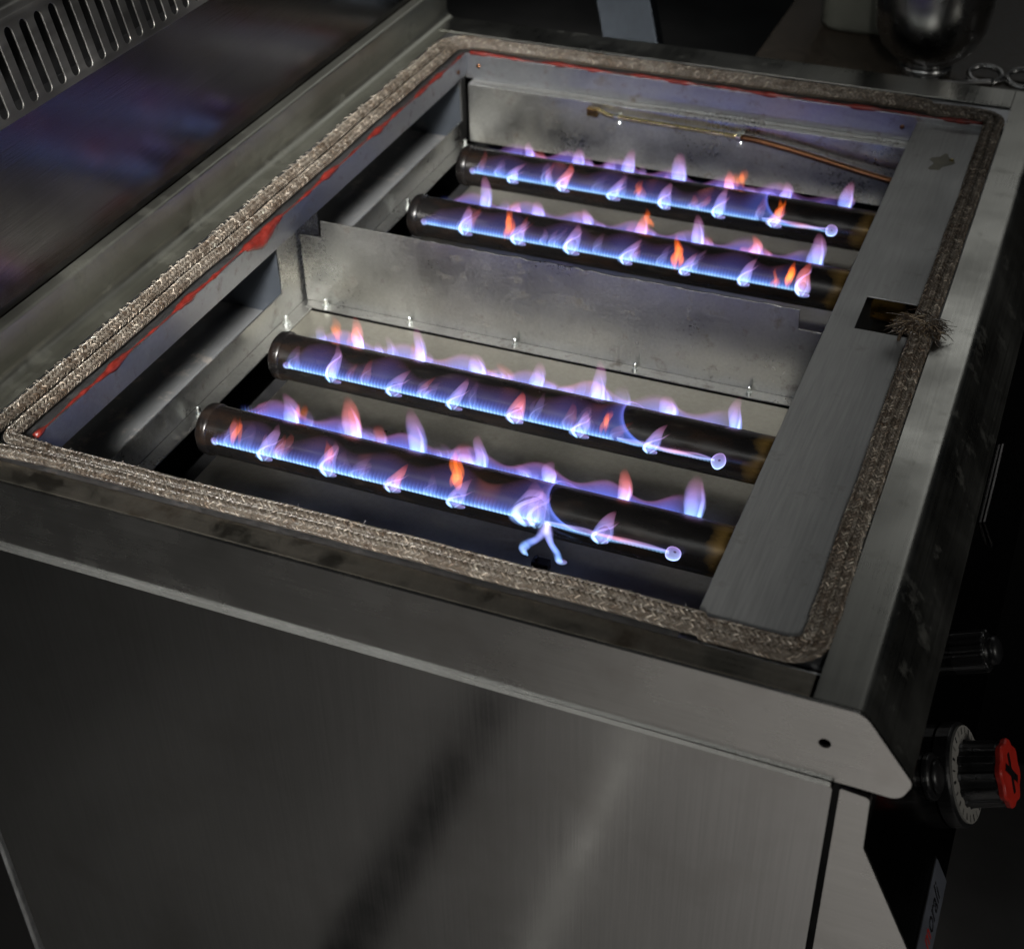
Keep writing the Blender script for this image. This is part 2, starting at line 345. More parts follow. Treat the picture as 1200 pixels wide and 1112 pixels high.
# floor: ledge at the back, pans with cut-outs for the burner ends
P_(plate('floor_ledge', fillet(rect(-.0020, .0105, .044, .708), 0, closed=True), [], lambda x, y: (x, y, -.0870), (0, 0, -.0012), M['chamber'], bevel=.0003))
def pan(y0, y1, c0, c1):
    lp = [(.0108, y0), (.0108, c0), (.0440, c0), (.0440, c1), (.0108, c1), (.0108, y1), (.500, y1), (.500, y0)]
    return P_(plate('floor_pan', lp, [], lambda x, y: (x, y, -.0880), (0, 0, -.0012), M['floorpan'], bevel=.0003))
pan(.0415, .3705, .085, .318); pan(.3975, .7065, .455, .690)
P_(boxes('sub_floor', [(-.002, .505, .042, .707, -.132, -.130)], M['dark']))
# divider: notched sheet with a ragged cut top edge
top = []
for i in range(60):
    x = .0207+(.410-.0207)*i/59; j = 0 if x < .10 else (random.random()-.5)*.0016
    top.append((x, -.0105+j))
dv = [(0.0005, -.0868), (0.0005, -.0262), (.0203, -.0258)]+top+[(.4105, -.0265), (.50, -.0270), (.50, -.0868)]
P_(plate('divider_wall', dv, [], lambda x, z: (x, .3835, z), (0, .0014, 0), M['chamber'], bevel=.0003))
P_(boxes('divider_foot', [(.0040, .500, .3728, .3834, -.0878, -.0866)], M['chamber'], bevel=.0003))
def stud(x, y, z, h=.0085, r=.0018):
    bm = bmesh.new(); lathe(bm, [(0, r*1.9), (.0022, r*1.9), (.0022, r), (h-.0008, r), (h, r*.6)], (x, y, z), (0, 0, 1), 10)
    return P_(from_bm('stud', bm, M['stud']))
for x, y in ((.004, .3425), (.006, .2060), (.0215, .378), (.006, .7000), (.008, .5640)): stud(x, y, -.087)
for x in (.098, .190, .290, .380): stud(x, .378, -.087, .007, .0012)
def screw(x, y, z, ax, r=.0028, mat='stud'):
    bm = bmesh.new(); lathe(bm, [(0, r), (.0008, r), (.0014, r*.6), (.0014, r*.5)], (x, y, z), ax, 12)
    return P_(from_bm('screw', bm, M[mat]))
screw(.013, .723, -.0115, (0, -1, 0), .0022, 'copper'); screw(0, .703, -.012, (1, 0, 0), .002, 'copper'); screw(.421, .723, -.012, (0, -1, 0), .0022, 'copper')
# cover plate on the right, with the rectangular hole
cv = P_(plate('cover_plate', rect(.4330, .5064, .0440, .7570), [rect(.4522, .4925, .3655, .4118)], lambda x, y: (x, y, -.0058), (0, 0, -.0014), M['zinc'], bevel=.0005))
P_(boxes('cover_plate_lip', [(.4330, .4344, .0440, .7225, -.016, -.0073)], M['zinc']))
P_(boxes('valve_bay', [(.445, .4465, .05, .70, -.13, -.02), (.4465, .505, .05, .7, -.1295, -.128)], M['dark']))
screw(.4735, .6560, -.0058, (0, 0, 1), .0020, 'brass')
M['stain'] = plain('dried_glue', (.15, .145, .115), .6, scale=90)
P_(plate('glue_stain', [(.4650+.0085*math.cos(t)*(1+.30*math.sin(3*t+1)+.15*math.sin(7*t)), .6490+.0150*math.sin(t)*(1+.35*math.sin(2*t)+.12*math.cos(5*t))) for t in np.linspace(0, 2*math.pi, 40)[:-1]], [], lambda x, y: (x, y, -.0058), (0, 0, .0002), M['stain']))

# ---- ignition tube on the far wall
ig = empty('ignition_tube'); P_(ig); ig.location = (0, 0, 0)
bm = bmesh.new(); tube_pts(bm, catmull([(.140, .7010, -.0285), (.1475, .7010, -.0290), (.155, .7000, -.0312), (.170, .7000, -.0318), (.225, .7, -.0325), (.2840, .7, -.0335)], 5), .0023, 12)
o = from_bm('brass_tube', bm, M['brass'], ig, smooth=True)
bm = bmesh.new(); tube_pts(bm, catmull([(.2835, .6995, -.0335), (.305, .6985, -.0345), (.345, .697, -.0395), (.385, .695, -.0455), (.425, .693, -.0505), (.47, .69, -.054)], 6), .0030, 12)
from_bm('copper_tube', bm, M['copper'], ig, smooth=True)
boxes('tube_tip', [(.1335, .1445, .6975, .7045, -.0345, -.0265)], M['tube_end'], ig, bevel=.0008)
for x, z in ((.163, -.0318), (.2805, -.0335)):
    bm = bmesh.new(); lathe(bm, [(-.0022, .0033), (.0022, .0033)], (x, .6995, z), (1, 0, 0), 14)
    box(bm, x-.0030, x+.0030, .7065, .7078, z-.0130, z+.001)
    o = from_bm('clip', bm, M['stud'], ig, bevel=.0003)
    bm = bmesh.new(); lathe(bm, [(0, .0021), (.0012, .0021), (.0018, .001)], (x+.0005, .7065, z-.0090), (0, -1, 0), 12)
    from_bm('screw', bm, M['stud'], ig)

# ---- sealant beads, uneven, one big run down the flange
def bead(pts, rf):
    bm = bmesh.new(); tube_pts(bm, pts, [rf(i, p) for i, p in enumerate(pts)], 8); return P_(from_bm('sealant_bead', bm, M['sealant'], smooth=True))
yl = np.linspace(.047, .722, 130)
def rl(i, p):
    b = math.exp(-((p[1]-.330)/.016)**2)*.0042
    return max(.0003, .0013+.0010*math.sin(p[1]*61)+.0008*math.sin(p[1]*143+1)+.0004*math.sin(p[1]*391)+b)
bead([(-.0015-.0004*math.sin(y*90), y, -.0003-.004*math.exp(-((y-.327)/.014)**2)) for y in yl], rl)
xl = np.linspace(.004, .488, 110)
bead([(x, .7245, .0003+.0004*math.sin(x*80)) for x in xl], lambda i, p: max(.0003, .0014+.0007*math.sin(p[0]*70)+.0006*math.sin(p[0]*151)+.0003*math.sin(p[0]*402)))

# ---- controls
PO = Vector((.5444, 0, -.0965)); PU = Vector((.423, 0, -.906)).normalized(); PN = Vector((.906, 0, .423)).normalized()
def cpt(y, v, off=0): return PO+PU*v+PN*off+Vector((0, y, 0))
kn = empty('control_knob'); P_(kn); kn.location = (0, 0, 0)
kc = cpt(.136, .083)
bm = bmesh.new(); lathe(bm, [(.0004, .0325), (.009, .0325), (.0105, .0312), (.0105, .030)], kc, PN, 48); from_bm('bezel', bm, M['black'], kn, bevel=.0004)
bm = bmesh.new(); lathe(bm, [(.0105, .0300), (.0120, .0300), (.0120, .0295)], kc, PN, 48); from_bm('dial_plate', bm, M['dial'], kn)
# tick marks and figures printed on the dial
bm = bmesh.new()
for k in range(24):
    a = R(15*k+4); rr = .0268; lw = .0005 if k % 2 else .0009
    d = Vector((0, 1, 0))*math.cos(a)+PU*math.sin(a); t = PN.cross(d)
    c = kc+PN*.01205+d*rr
    q = [bm.verts.new(c+d*sx*.0022+t*sy*lw) for sx, sy in ((-1, -1), (1, -1), (1, 1), (-1, 1))]; bm.faces.new(q)
from_bm('dial_marks', bm, M['black'], kn)
bm = bmesh.new(); lathe(bm, [(.012, .0205), (.0140, .0198), (.0335, .0192), (.0345, .0185)], kc, PN, 96, lambda i, n: 1+.045*(1 if (i//4) % 2 else -1)); from_bm('grip', bm, M['black'], kn, bevel=.0003)
bm = bmesh.new(); lathe(bm, [(.0345, .0195), (.0375, .0200), (.0388, .0190), (.0388, .012)], kc, PN, 96, lambda i, n: 1+.06*math.cos(8*2*math.pi*i/n)); from_bm('cap', bm, M['red'], kn, bevel=.0003)
bm = bmesh.new()
for sgn in (1, -1):
    a = R(62*sgn); d = Vector((0, 1, 0))*math.cos(a)+PU*math.sin(a); t = PN.cross(d); c = kc+PN*(.0390+.0001*sgn)
    bm.faces.new([bm.verts.new(c+d*sx*.0125+t*sy*.0024) for sx, sy in ((-1, -1), (1, -1), (1, 1), (-1, 1))])
from_bm('cap_cross', bm, M['black'], kn)
pb = empty('push_button'); P_(pb); pb.location = (0, 0, 0)
bm = bmesh.new(); lathe(bm, [(0, .0145), (.003, .0145), (.0045, .0130)], cpt(.1075, .0565), PN, 32); from_bm('button_ring', bm, M['black'], pb, smooth=False, bevel=.0006)
bm = bmesh.new(); lathe(bm, [(.0045, .0105), (.0065, .0098), (.0078, .0070), (.0082, .002)], cpt(.1075, .0565), PN, 32); from_bm('button_dome', bm, M['black'], pb, smooth=True)
ib = empty('ignition_button'); P_(ib); ib.location = (0, 0, 0)
bm = bmesh.new(); lathe(bm, [(0, .0135), (.020, .0135), (.0210, .0128)], cpt(.2176, .0536), PN, 64, lambda i, n: 1+.05*(1 if (i//2) % 2 else -1)); from_bm('knurled_body', bm, M['black'], ib)
bm = bmesh.new(); lathe(bm, [(.0210, .0122), (.0216, .0122)], cpt(.2176, .0536), PN, 32); from_bm('trim_ring', bm, M['mirror'], ib)
bm = bmesh.new(); lathe(bm, [(.0216, .0100), (.0270, .0092), (.0290, .0060), (.0293, .002)], cpt(.2176, .0536), PN, 32); from_bm('button_tip', bm, M['black'], ib, smooth=True)
def cpbox(name, y0, y1, va, vb, o0, o1, mat, parent=None, **k):
    bm = bmesh.new(); vs = [bm.verts.new(cpt(y, v, o)) for o in (o0, o1) for y, v in ((y0, va), (y1, va), (y1, vb), (y0, vb))]
    for q in ((0, 1, 2, 3), (4, 7, 6, 5), (0, 4, 5, 1), (1, 5, 6, 2), (2, 6, 7, 3), (3, 7, 4, 0)): bm.faces.new([vs[i] for i in q])
    return from_bm(name, bm, mat, parent, **k)
P_(cpbox('raised_plate', .352, .455, .046, .0665, .0003, .0025, M['flue'], bevel=.0006))
P_(cpbox('plate_gap', .352, .452, .0667, .0690, .0003, .0010, M['dark']))
bd = empty('badge'); P_(bd); bd.location = (0, 0, 0)
cpbox('badge_plate', .0035, .0745, .0905, .1105, .0003, .0012, M['badge'], bd, bevel=.0004)
cpbox('badge_shade_strip', .0035, .0750, .0893, .0904, .0002, .0006, M['dark'], bd)  # dark strip painted as shade along the badge's upper edge
def text(body, name, y, v, size, mat, parent, shear=.3):
    cu = bpy.data.curves.new(name, 'FONT'); cu.body = body; cu.size = size; cu.shear = shear; cu.extrude = .0001; cu.align_y = 'CENTER'
    t = bpy.data.objects.new(name, cu); C.objects.link(t)
    me = bpy.data.meshes.new_from_object(t.evaluated_get(bpy.context.evaluated_depsgraph_get()))
    bpy.data.objects.remove(t)
    mw = Matrix(((0, -PU.x, PN.x), (1, -PU.y, PN.y), (0, -PU.z, PN.z))).to_4x4(); mw.translation = cpt(y, v, .00135)
    me.transform(mw); me.materials.clear(); return link(name, me, mat, parent)
bpy.context.view_layer.update()
text('orali', 'lettering', .0285, .1000, .0165, M['black'], bd)
text('m', 'emblem', .0165, .1000, .0150, M['red'], bd)

# ================================================================ burners and their flames
RT, ZC = .0175, -.0600
def ramp(t, stops):
    t = np.asarray(t); out = np.zeros(t.shape+(3,)); xs = [s[0] for s in stops]
    for k in range(3): out[..., k] = np.interp(t, xs, [s[1][k] for s in stops])
    return out
def grid_faces(nu, nv, wrap=False):
    f = []
    for i in range(nu-1):
        for j in range(nv-(0 if wrap else 1)):
            f.append((i*nv+j, i*nv+(j+1) % nv, (i+1)*nv+(j+1) % nv, (i+1)*nv+j))
    return f
def wob(x, seed, n=5, lo=20, hi=120):
    r = np.random.default_rng(seed); y = 0
    for _ in range(n): y = y+np.sin(x*r.uniform(lo, hi)+r.uniform(0, 6.28))*r.uniform(.4, 1)
    return y/n
BASE = [(0, (.30, .56, 1.0)), (.18, (.24, .38, 1.0)), (.45, (.34, .28, .80)), (.75, (.50, .22, .42)), (1, (.30, .06, .10))]
def path_side(side, yc, t, H, phi0):
    # height along a path that hugs the tube on the near side and stands straight up on the far side
    if side < 0:
        rr = RT+.0030; a0 = R(phi0); s = H*t; a = a0+s/rr; am = R(62)
        y = np.where(a < am, yc-rr*np.cos(a), yc-rr*math.cos(am)+(s-(am-a0)*rr)*.25*0)
        z = np.where(a < am, ZC+rr*np.sin(a), ZC+rr*math.sin(am)+(s-(am-a0)*rr))
    else:
        rr = RT+.0035; a0 = R(phi0)
        y = yc+rr*math.cos(a0)+.0020*np.sin(t*2.6); z = ZC+rr*math.sin(a0)+H*t
    return y, z
def tongue(parent, x, yc, side, H, W, lean, hot=None, gain=1., r=None, foot=0):
    # a soft body of gas with one or two brighter curling edges
    n, k = 24, 22; t = np.linspace(0, 1, n); a = np.linspace(0, 2*math.pi, k, endpoint=False)
    for q in range(2):
        h = H*(1., r.uniform(.55, .8))[q]; ww = W*(1., r.uniform(.5, .8))[q]; dx = (0, r.uniform(-.003, .003))[q]; ln = lean*(1, r.uniform(.2, 1.6))[q]
        y, z = path_side(side, yc, t, h, 4+foot if side < 0 else 6)
        wd = ww*(np.interp(t, [0, .06, .2, .4, .65, .85, 1], [.5, .85, 1., .86, .58, .30, .02]) if side < 0 else np.interp(t, [0, .1, .3, .55, .78, .93, 1], [.6, .85, 1., .92, .66, .34, .02]))
        cx = x+dx+ln*t**1.5+r.uniform(.0006, .0016)*np.sin(t*r.uniform(4, 7)+r.uniform(0, 6))
        V = np.zeros((n, k, 3)); V[..., 0] = cx[:, None]+wd[:, None]*np.cos(a); V[..., 1] = y[:, None]+wd[:, None]*.55*np.sin(a); V[..., 2] = z[:, None]
        c = ramp(t, hot or BASE)*(np.interp(t, [0, .06, .25, .5, .75, 1], [0, .36, .34, .26, .14, 0]) if side < 0 else np.interp(t, [0, .08, .3, .6, .85, 1], [.50, .50, .42, .32, .14, 0]))[:, None]*gain*(1.1, .6)[q]
        from_np('flame', V.reshape(-1, 3), grid_faces(n, k, True), M['glow'], parent, np.repeat(c[:, None], k, 1).reshape(-1, 3), smooth=True)
    # bright curl along one edge
    for q in range(2 if side < 0 else 1):
        m_ = 22; u = np.linspace(0, 1, m_); h = H*(.82, .5)[q]*r.uniform(.8, 1.1)
        y, z = path_side(side, yc, u, h, 3+foot if side < 0 else 6)
        if side < 0:
            cx = x+(-W*.95*np.sin(math.pi*np.clip(u*1.25+.12, 0, 1))**1.0+W*.35+lean*1.1*u**1.8 if q == 0 else W*.25+lean*.5*u+W*.3*np.sin(u*3))
            y = y-.0012
        else:
            cx = x+W*.62*np.interp(u, [0, .5, 1], [.9, 1, .3])+lean*u
        rr = W*(.22, .13)[q]*np.interp(u, [0, .1, .4, .8, 1], [.7, 1.1, 1, .6, .1])
        c = ramp(u, [(0, (.35, .66, 1)), (.3, (.38, .44, 1.)), (.65, (.46, .32, .85)), (1, (.6, .2, .3))])*np.interp(u, [0, .05, .3, .7, 1], [.3, 1.1, .80, .30, 0])[:, None]*gain*((.72, .34)[q] if side < 0 else .6)
        V = np.zeros((m_, 10, 3))
        aa = np.linspace(0, 2*math.pi, 10, endpoint=False)
        V[..., 0] = cx[:, None]+rr[:, None]*np.cos(aa); V[..., 1] = y[:, None]+rr[:, None]*.8*np.sin(aa); V[..., 2] = z[:, None]
        from_np('flame', V.reshape(-1, 3), grid_faces(m_, 10, True), M['glow'], parent, np.repeat(c[:, None], 10, 1).reshape(-1, 3), smooth=True)
def bulb(parent, c, r, sx=1., gain=1., lean=0, mat='flame'):
    n, k = 16, 20; t = np.linspace(.03, math.pi-.03, n); a = np.linspace(0, 2*math.pi, k, endpoint=False)
    V = np.zeros((n, k, 3)); zz = -np.cos(t)
    V[..., 0] = c[0]+r*sx*zz[:, None]; V[..., 1] = c[1]+r*.8*np.sin(t)[:, None]*np.sin(a); V[..., 2] = c[2]+r*1.15*np.sin(t)[:, None]*np.cos(a)
    zz = (V[..., 2]-c[2])/(r*1.15); V[..., 0] += lean*(zz+1)
    V += (.14*r*np.sin(V[..., 0]*330+c[0]*700)*np.cos(V[..., 2]*260+c[1]*900))[..., None]*np.array((1, .3, 1))
    col = ramp((zz+1)/2, [(0, (.40, .62, 1)), (.5, (.42, .40, 1)), (1, (.60, .35, .80))])*np.interp((zz+1)/2, [0, .5, 1], [.80, .50, .16])[..., None]*gain
    return from_np('flame', V.reshape(-1, 3), grid_faces(n, k, True), M[mat], parent, col.reshape(-1, 3), smooth=True)
def comb(parent, yc, side, x0, x1, gain=1., hmul=1.):
    # row of port jets: scalloped sheet, one small bulge per port
    p = .00262; nx = int((x1-x0)/p*6); x = np.linspace(x0, x1, nx); nv = 9; t = np.linspace(0, 1, nv)
    ph = np.abs(np.sin(math.pi*(x-x0)/p)); hh = .0088*hmul*(1+.12*wob(x, int(yc*1000), 4, 40, 200))*(.80+.20*ph)
    fade = np.clip((x-x0)/.004, .2, 1)*np.clip((x1-x)/.004, .1, 1)
    if side < 0:
        rr = RT+.0014+.0012*ph[:, None]*np.sin(math.pi*np.clip(t*1.3, 0, 1)); a = R(9)+(hh[:, None]*t)/RT
        y = yc-rr*np.cos(a); z = ZC+rr*np.sin(a)
    else:
        y = np.repeat((yc+RT+.0012+.0012*ph)[:, None], nv, 1); z = ZC+.0032+hh[:, None]*t*1.1
    V = np.stack([np.repeat(x[:, None], nv, 1), y, z], -1)
    c = ramp(t, [(0, (.16, .42, 1)), (.12, (.40, .72, 1)), (.35, (.16, .36, 1.0)), (.7, (.12, .14, .55)), (1, (.05, .03, .15))])*np.interp(t, [0, .08, .22, .5, .8, 1], [.3, 1.0, .85, .36, .12, 0])[:, None]
    c = c[None]*(.62+.38*ph[:, None, None])*(1+.45*wob(x, int(yc*1e4)+side, 7, 40, 420))[:, None, None]*fade[:, None, None]*gain
    return from_np('port_flames', V.reshape(-1, 3), grid_faces(nx, nv), M['flame'], parent, c.reshape(-1, 3), smooth=True, kind='stuff')
def veil(parent, yc, side, x0, x1, seed, hood=None, gain=1.):
    # loose sheet of gas between the tongues
    nx, nv = 170, 26; x = np.linspace(x0, x1, nx); t = np.linspace(0, 1, nv)
    ph = (x-.0515)/.0487*2*math.pi
    H = .0190+.0035*np.cos(ph+.9)+.0060*wob(x, seed, 5, 25, 110) if side < 0 else .0125+.0045*np.cos(ph+.9)+.0055*wob(x, seed, 5, 25, 110)
    if hood and side < 0: H = H+.038*np.exp(-(np.clip(hood-x, 0, 1)/.018)**2)
    H = H*np.clip((x-x0)/.016, .12, 1)
    if side < 0:
        rr = RT+.0024+.0010*wob(x, seed+1, 4, 30, 140)[:, None]; a = R(12)+(H[:, None]*t)/RT
        y = yc-rr*np.cos(a); z = ZC+rr*np.sin(a)
    else:
        y = np.repeat((yc+RT+.003+.001*wob(x, seed+1, 4, 30, 140))[:, None], nv, 1); z = ZC+.0025+1.05*H[:, None]*t
    X2 = np.repeat(x[:, None], nv, 1)
    if hood and side < 0:   # the loose end of the sheet curls: forward at the foot, back at the waist, forward again over the top
        sm = np.clip((x-(x1-.035))/.035, 0, 1)[:, None]**2
        X2 = X2+sm*(.016*t[None]**2.2+.020*np.exp(-t[None]/.09)-.009*np.sin(math.pi*t[None]))
    V = np.stack([X2, y, z], -1)
    c = ramp(t, [(0, (.10, .20, .80)), (.3, (.13, .15, .66)), (.65, (.20, .13, .52)), (.9, (.36, .15, .40)), (1, (.3, .06, .12))])
    prof = np.interp(t, [0, .2, .5, .8, 1], [.40, .28, .14, .05, 0]) if side < 0 else np.interp(t, [0, .2, .55, .80, .93, 1], [.44, .36, .26, .20, .09, 0])
    c = c*prof[:, None]
    warm = np.clip(wob(x, seed+5, 6, 40, 170)*2.2-.55, 0, 1)[:, None, None]*np.interp(t, [0, .4, .9, 1], [0, .4, .5, 0])[None, :, None]
    c = c[None]*(1+.35*wob(x, seed+3, 6, 60, 300)[:, None, None])+warm*np.array((.55, .14, .10))*.5
    if side > 0: c = c*1.15
    e = np.clip((x-x0)/.006, 0, 1)
    edge = np.exp(-((x-x1+.0008)/.0024)**2)*(1. if hood else 0)*(x < x1-.00001)
    c = c*(e*(1+2.2*edge))[:, None, None]*gain
    if not hood: c = c*np.clip((x1-x)/.02, 0, 1)[:, None, None]
    return from_np('gas_veil', V.reshape(-1, 3), grid_faces(nx, nv), M['flame'], parent, np.clip(c, 0, 9).reshape(-1, 3), smooth=True)
def streak(parent, pts, r, gain, cols, mat='flame'):
    P = [Vector(p) for p in catmull(pts, 8)]; n, k = len(P), 12; V = np.zeros((n, k, 3)); t = np.linspace(0, 1, n); prev = None
    rr = np.interp(t, np.linspace(0, 1, len(r)), r)
    for i, p in enumerate(P):
        tg = (P[min(i+1, n-1)]-P[max(i-1, 0)]).normalized(); a = tg.cross(Vector((0, 1, 0))).normalized(); b = tg.cross(a)
        for j in range(k):
            q = 2*math.pi*j/k; V[i, j] = p+a*math.cos(q)*rr[i]+b*math.sin(q)*rr[i]
    c = ramp(t, cols)*gain
    return from_np('flame', V.reshape(-1, 3), grid_faces(n, k, True), M[mat], parent, np.repeat(c[:, None], k, 1).reshape(-1, 3), smooth=True)
ORANGE = [(0, (.45, .35, .60)), (.3, (.95, .22, .10)), (.6, (1.0, .20, .03)), (1, (.5, .05, .0))]
ROSE = [(0, (.45, .60, 1.0)), (.2, (.50, .40, .95)), (.45, (.85, .28, .34)), (.75, (.9, .16, .14)), (1, (.4, .03, .02))]
XT = [.0995, .1488, .1967, .2433, .2925, .3420, .3905]
def orange(parent, x, yc, side, z0, H, W, gain):
    # a few thin overlapping licks of sodium-orange gas
    n, k = 16, 12; t = np.linspace(0, 1, n); a = np.linspace(0, 2*math.pi, k, endpoint=False); r = np.random.default_rng(int(x*1e5))
    for q in range(4):
        h = H*r.uniform(.7, 1.3); wd = W*r.uniform(.30, .70)*np.sin(math.pi*np.clip(t, .02, .98))**.9; dx = r.uniform(-.6, .6)*W
        y, z = path_side(side, yc, t*.9+(z0+r.uniform(-.003, .003))/h, h, 8)
        V = np.zeros((n, k, 3)); V[..., 0] = (x+dx+.0012*np.sin(t*r.uniform(3, 7)+r.uniform(0, 6)))[:, None]+wd[:, None]*np.cos(a); V[..., 1] = y[:, None]+side*.001+wd[:, None]*.5*np.sin(a); V[..., 2] = z[:, None]
        c = ramp(t, [(0, (.9, .2, .16)), (.4, (1, .21, .02)), (1, (.7, .05, 0))])*(np.sin(math.pi*t)**1.5)[:, None]*gain*.50
        from_np('flame', V.reshape(-1, 3), grid_faces(n, k, True), M['glow'], parent, np.repeat(c[:, None], k, 1).reshape(-1, 3), smooth=True)
specs = [ # centre y, end of full row, hood, per-tongue hot list near / far
    (.1635, .304, .311, {2: ROSE}, {1: ROSE, 5: ROSE}, [(.0790, -1, .004, .024, .0050, .42), (.2425, -1, .012, .026, .0062, 1.35), (.1500, -1, .006, .020, .0045, .30), (.1075, 1, .004, .018, .005, .5)]),
    (.2650, .318, .326, {3: ROSE}, {0: ROSE}, [(.080, 1, .002, .022, .007, .55), (.096, 1, .003, .020, .006, .5), (.3100, -1, .006, .018, .0040, .45)]),
    (.5060, .393, None, {6: ROSE}, {3: ROSE, 5: ROSE}, [(.1390, -1, .002, .024, .0048, .9), (.2880, -1, .002, .026, .0052, 1.25), (.3790, -1, .004, .020, .0055, 1.0), (.2500, 1, .010, .018, .005, .8), (.3700, -1, .003, .014, .0040, .4)]),
    (.6110, .330, .338, {1: ROSE, 5: ROSE}, {4: ROSE}, [(.300, 1, .006, .022, .006, .6), (.345, -1, .006, .018, .005, .6), (.22, -1, .004, .016, .0042, .35)]),
]
for bi, (yc, xe, hood, hn, hf, ol) in enumerate(specs):
    b = empty('burner'); P_(b); b.location = (0, 0, 0)
    n = 40; bm = bmesh.new()
    lathe(bm, [(.0475, RT), (.520, RT)], (0, yc, ZC), (1, 0, 0), n); from_bm('tube', bm, M['tube'], b, smooth=True).modifiers.new('s', 'EDGE_SPLIT').split_angle = R(40)
    bm = bmesh.new(); lathe(bm, [(.0405, .004), (.0412, .010), (.0428, .0150), (.0455, RT+.0006), (.0490, RT+.0012), (.0520, RT+.0012), (.0530, RT+.0002)], (0, yc, ZC), (1, 0, 0), n); from_bm('end_cap', bm, M['tube'], b, smooth=True)
    # slotted port strips with a wider carry-over port every 48.7 mm
    for x in XT:
        for s in ((1,) if x > .38 and bi != 2 else (-1, 1)):
            a = R(4); c = Vector((x, yc+s*RT*math.cos(a), ZC+RT*math.sin(a)))
            bm = bmesh.new(); box(bm, x-.006, x+.006, c.y-.0012, c.y+.0012, c.z-.003, c.z+.002); from_bm('carry_over_port', bm, M['tube'], b, bevel=.0004)
    comb(b, yc, -1, .0600, xe, 1.7); comb(b, yc, 1, .0600, xe+.004, .8)
    if xe < .36:
        for q in range(3):
            rq = np.random.default_rng(bi*9+q); xs = np.linspace(xe+.002, .389, 7); streak(b, [(xx, yc-RT-.0012-.0006*q, ZC+.0040+.0016*q+rq.uniform(-.0008, .0012)) for xx in xs], [.0008, .0015, .0013, .0018, .0012, .0008], .30, [(0, (.3, .4, .9)), (.35, (.45, .35, .8)), (.6, (.8, .3, .4)), (1, (.35, .4, 1))] if q else [(0, (.25, .5, 1)), (1, (.3, .55, 1))], 'glow')
        comb(b, yc, -1, xe, .388, .42, .55); comb(b, yc, 1, xe+.004, .392, .40, .7)
    veil(b, yc, -1, .0590, (hood or .392), 11+bi*17, hood, 2.3 if bi < 2 else 1.9); veil(b, yc, 1, .0590, .394, 400+bi*17, None, 2.3); veil(b, yc, 1, .0600, .390, 700+bi*17, None, 1.3)
    r = np.random.default_rng(50+bi)
    for k, x in enumerate(XT):
        big = 1.25 if (bi == 0 and k == 4) else 1.
        small = .55 if (hood and x > hood) else 1.
        hf_ = r.uniform(.72, 1.18)
        if k == 6 and bi != 2:
            c0 = (x+.001, yc-RT-.003, ZC+.0065)
            bulb(b, c0, .0050, 1., 1.15, .0006)
        else:
            tongue(b, x+r.uniform(-.0015, .0015), yc, -1, .028*hf_*(small*.3+.7)*(1.25 if big > 1 else 1), .0064*r.uniform(.8, 1.2)*(1.7 if big > 1 else 1), r.uniform(.002, .011), hot=hn.get(k), gain=1.55, r=r)
            bulb(b, (x+.0020, yc-RT*1.0-.0010, ZC+.0010), .0021, 2.5, 1.5, mat='glow')
        tongue(b, x+.0015+r.uniform(-.002, .002), yc, 1, .030*r.uniform(.65, 1.3), .0060*r.uniform(.8, 1.35), r.uniform(-.004, .004), hot=hf.get(k), gain=1.5, r=r)
    for q in range(16):
        xx = r.uniform(.068, (hood or .385)-.004); tongue(b, xx, yc, 1, r.uniform(.010, .021), r.uniform(.0030, .0075), r.uniform(-.005, .005), hot=ROSE if r.random() < .3 else None, gain=r.uniform(.25, .7), r=r)
    for q in range(12):
        xx = r.uniform(.068, (hood or .385)-.006); tongue(b, xx, yc, -1, r.uniform(.012, .026), r.uniform(.0030, .0065), r.uniform(-.003, .010), hot=ROSE if r.random() < .35 else None, gain=r.uniform(.15, .45), r=r, foot=11)
    bulb(b, (.0615, yc-RT-.0008, ZC+.0052), .0028, 1.2, 1.4, mat='glow')
    for x, s, z0, H, W, g in ol: orange(b, x, yc, s, z0, H, W, g)
    if bi == 0:
        boxes('pilot_bracket', [(.3010, .3125, yc-.031, yc-.0240, -.0870, -.0800), (.3030, .3050, yc-.0300, yc-.0260, -.0800, -.0770)], M['tube'], b, bevel=.0006)
    if bi == 0:   # gas falling off the end of the row: two legs with rounded feet below a tall flame
        cl = [(0, (.55, .45, 1)), (.5, (.22, .36, 1)), (1, (.28, .55, 1))]
        for q in range(3):
            rq = np.random.default_rng(90+q); j = lambda k=.0010: rq.uniform(-k, k)
            streak(b, [(.3080+j(), yc-.0195, ZC+.006), (.3068+j(), yc-.0215, ZC+.0005), (.3025+j(), yc-.0228, ZC-.0062+j()), (.2975+j(), yc-.0240, ZC-.0105), (.2945+j(), yc-.0245, ZC-.0135), (.2930+j(), yc-.0245, ZC-.0165), (.2958+j(), yc-.0245, ZC-.0215)], [.0020, .0034, .0026, .0028, .0034, .0026, .0006], .30, cl, 'glow')
            streak(b, [(.3090+j(), yc-.0195, ZC+.006), (.3100+j(), yc-.0215, ZC-.0010), (.3128+j(), yc-.0230, ZC-.0080), (.3162+j(), yc-.0240, ZC-.0135), (.3176+j(), yc-.0245, ZC-.0180), (.3205+j(), yc-.0245, ZC-.0195)], [.0020, .0032, .0024, .0022, .0028, .0008], .30, cl, 'glow')
        bulb(b, (.2940, yc-.0245, ZC-.0175), .0030, 1., .5, -.0006, 'glow'); bulb(b, (.3194, yc-.0245, ZC-.0193), .0022, 1.8, .8, .0004, 'glow')
        tongue(b, .3005, yc, -1, .034, .0085, .004, gain=.9, r=r)

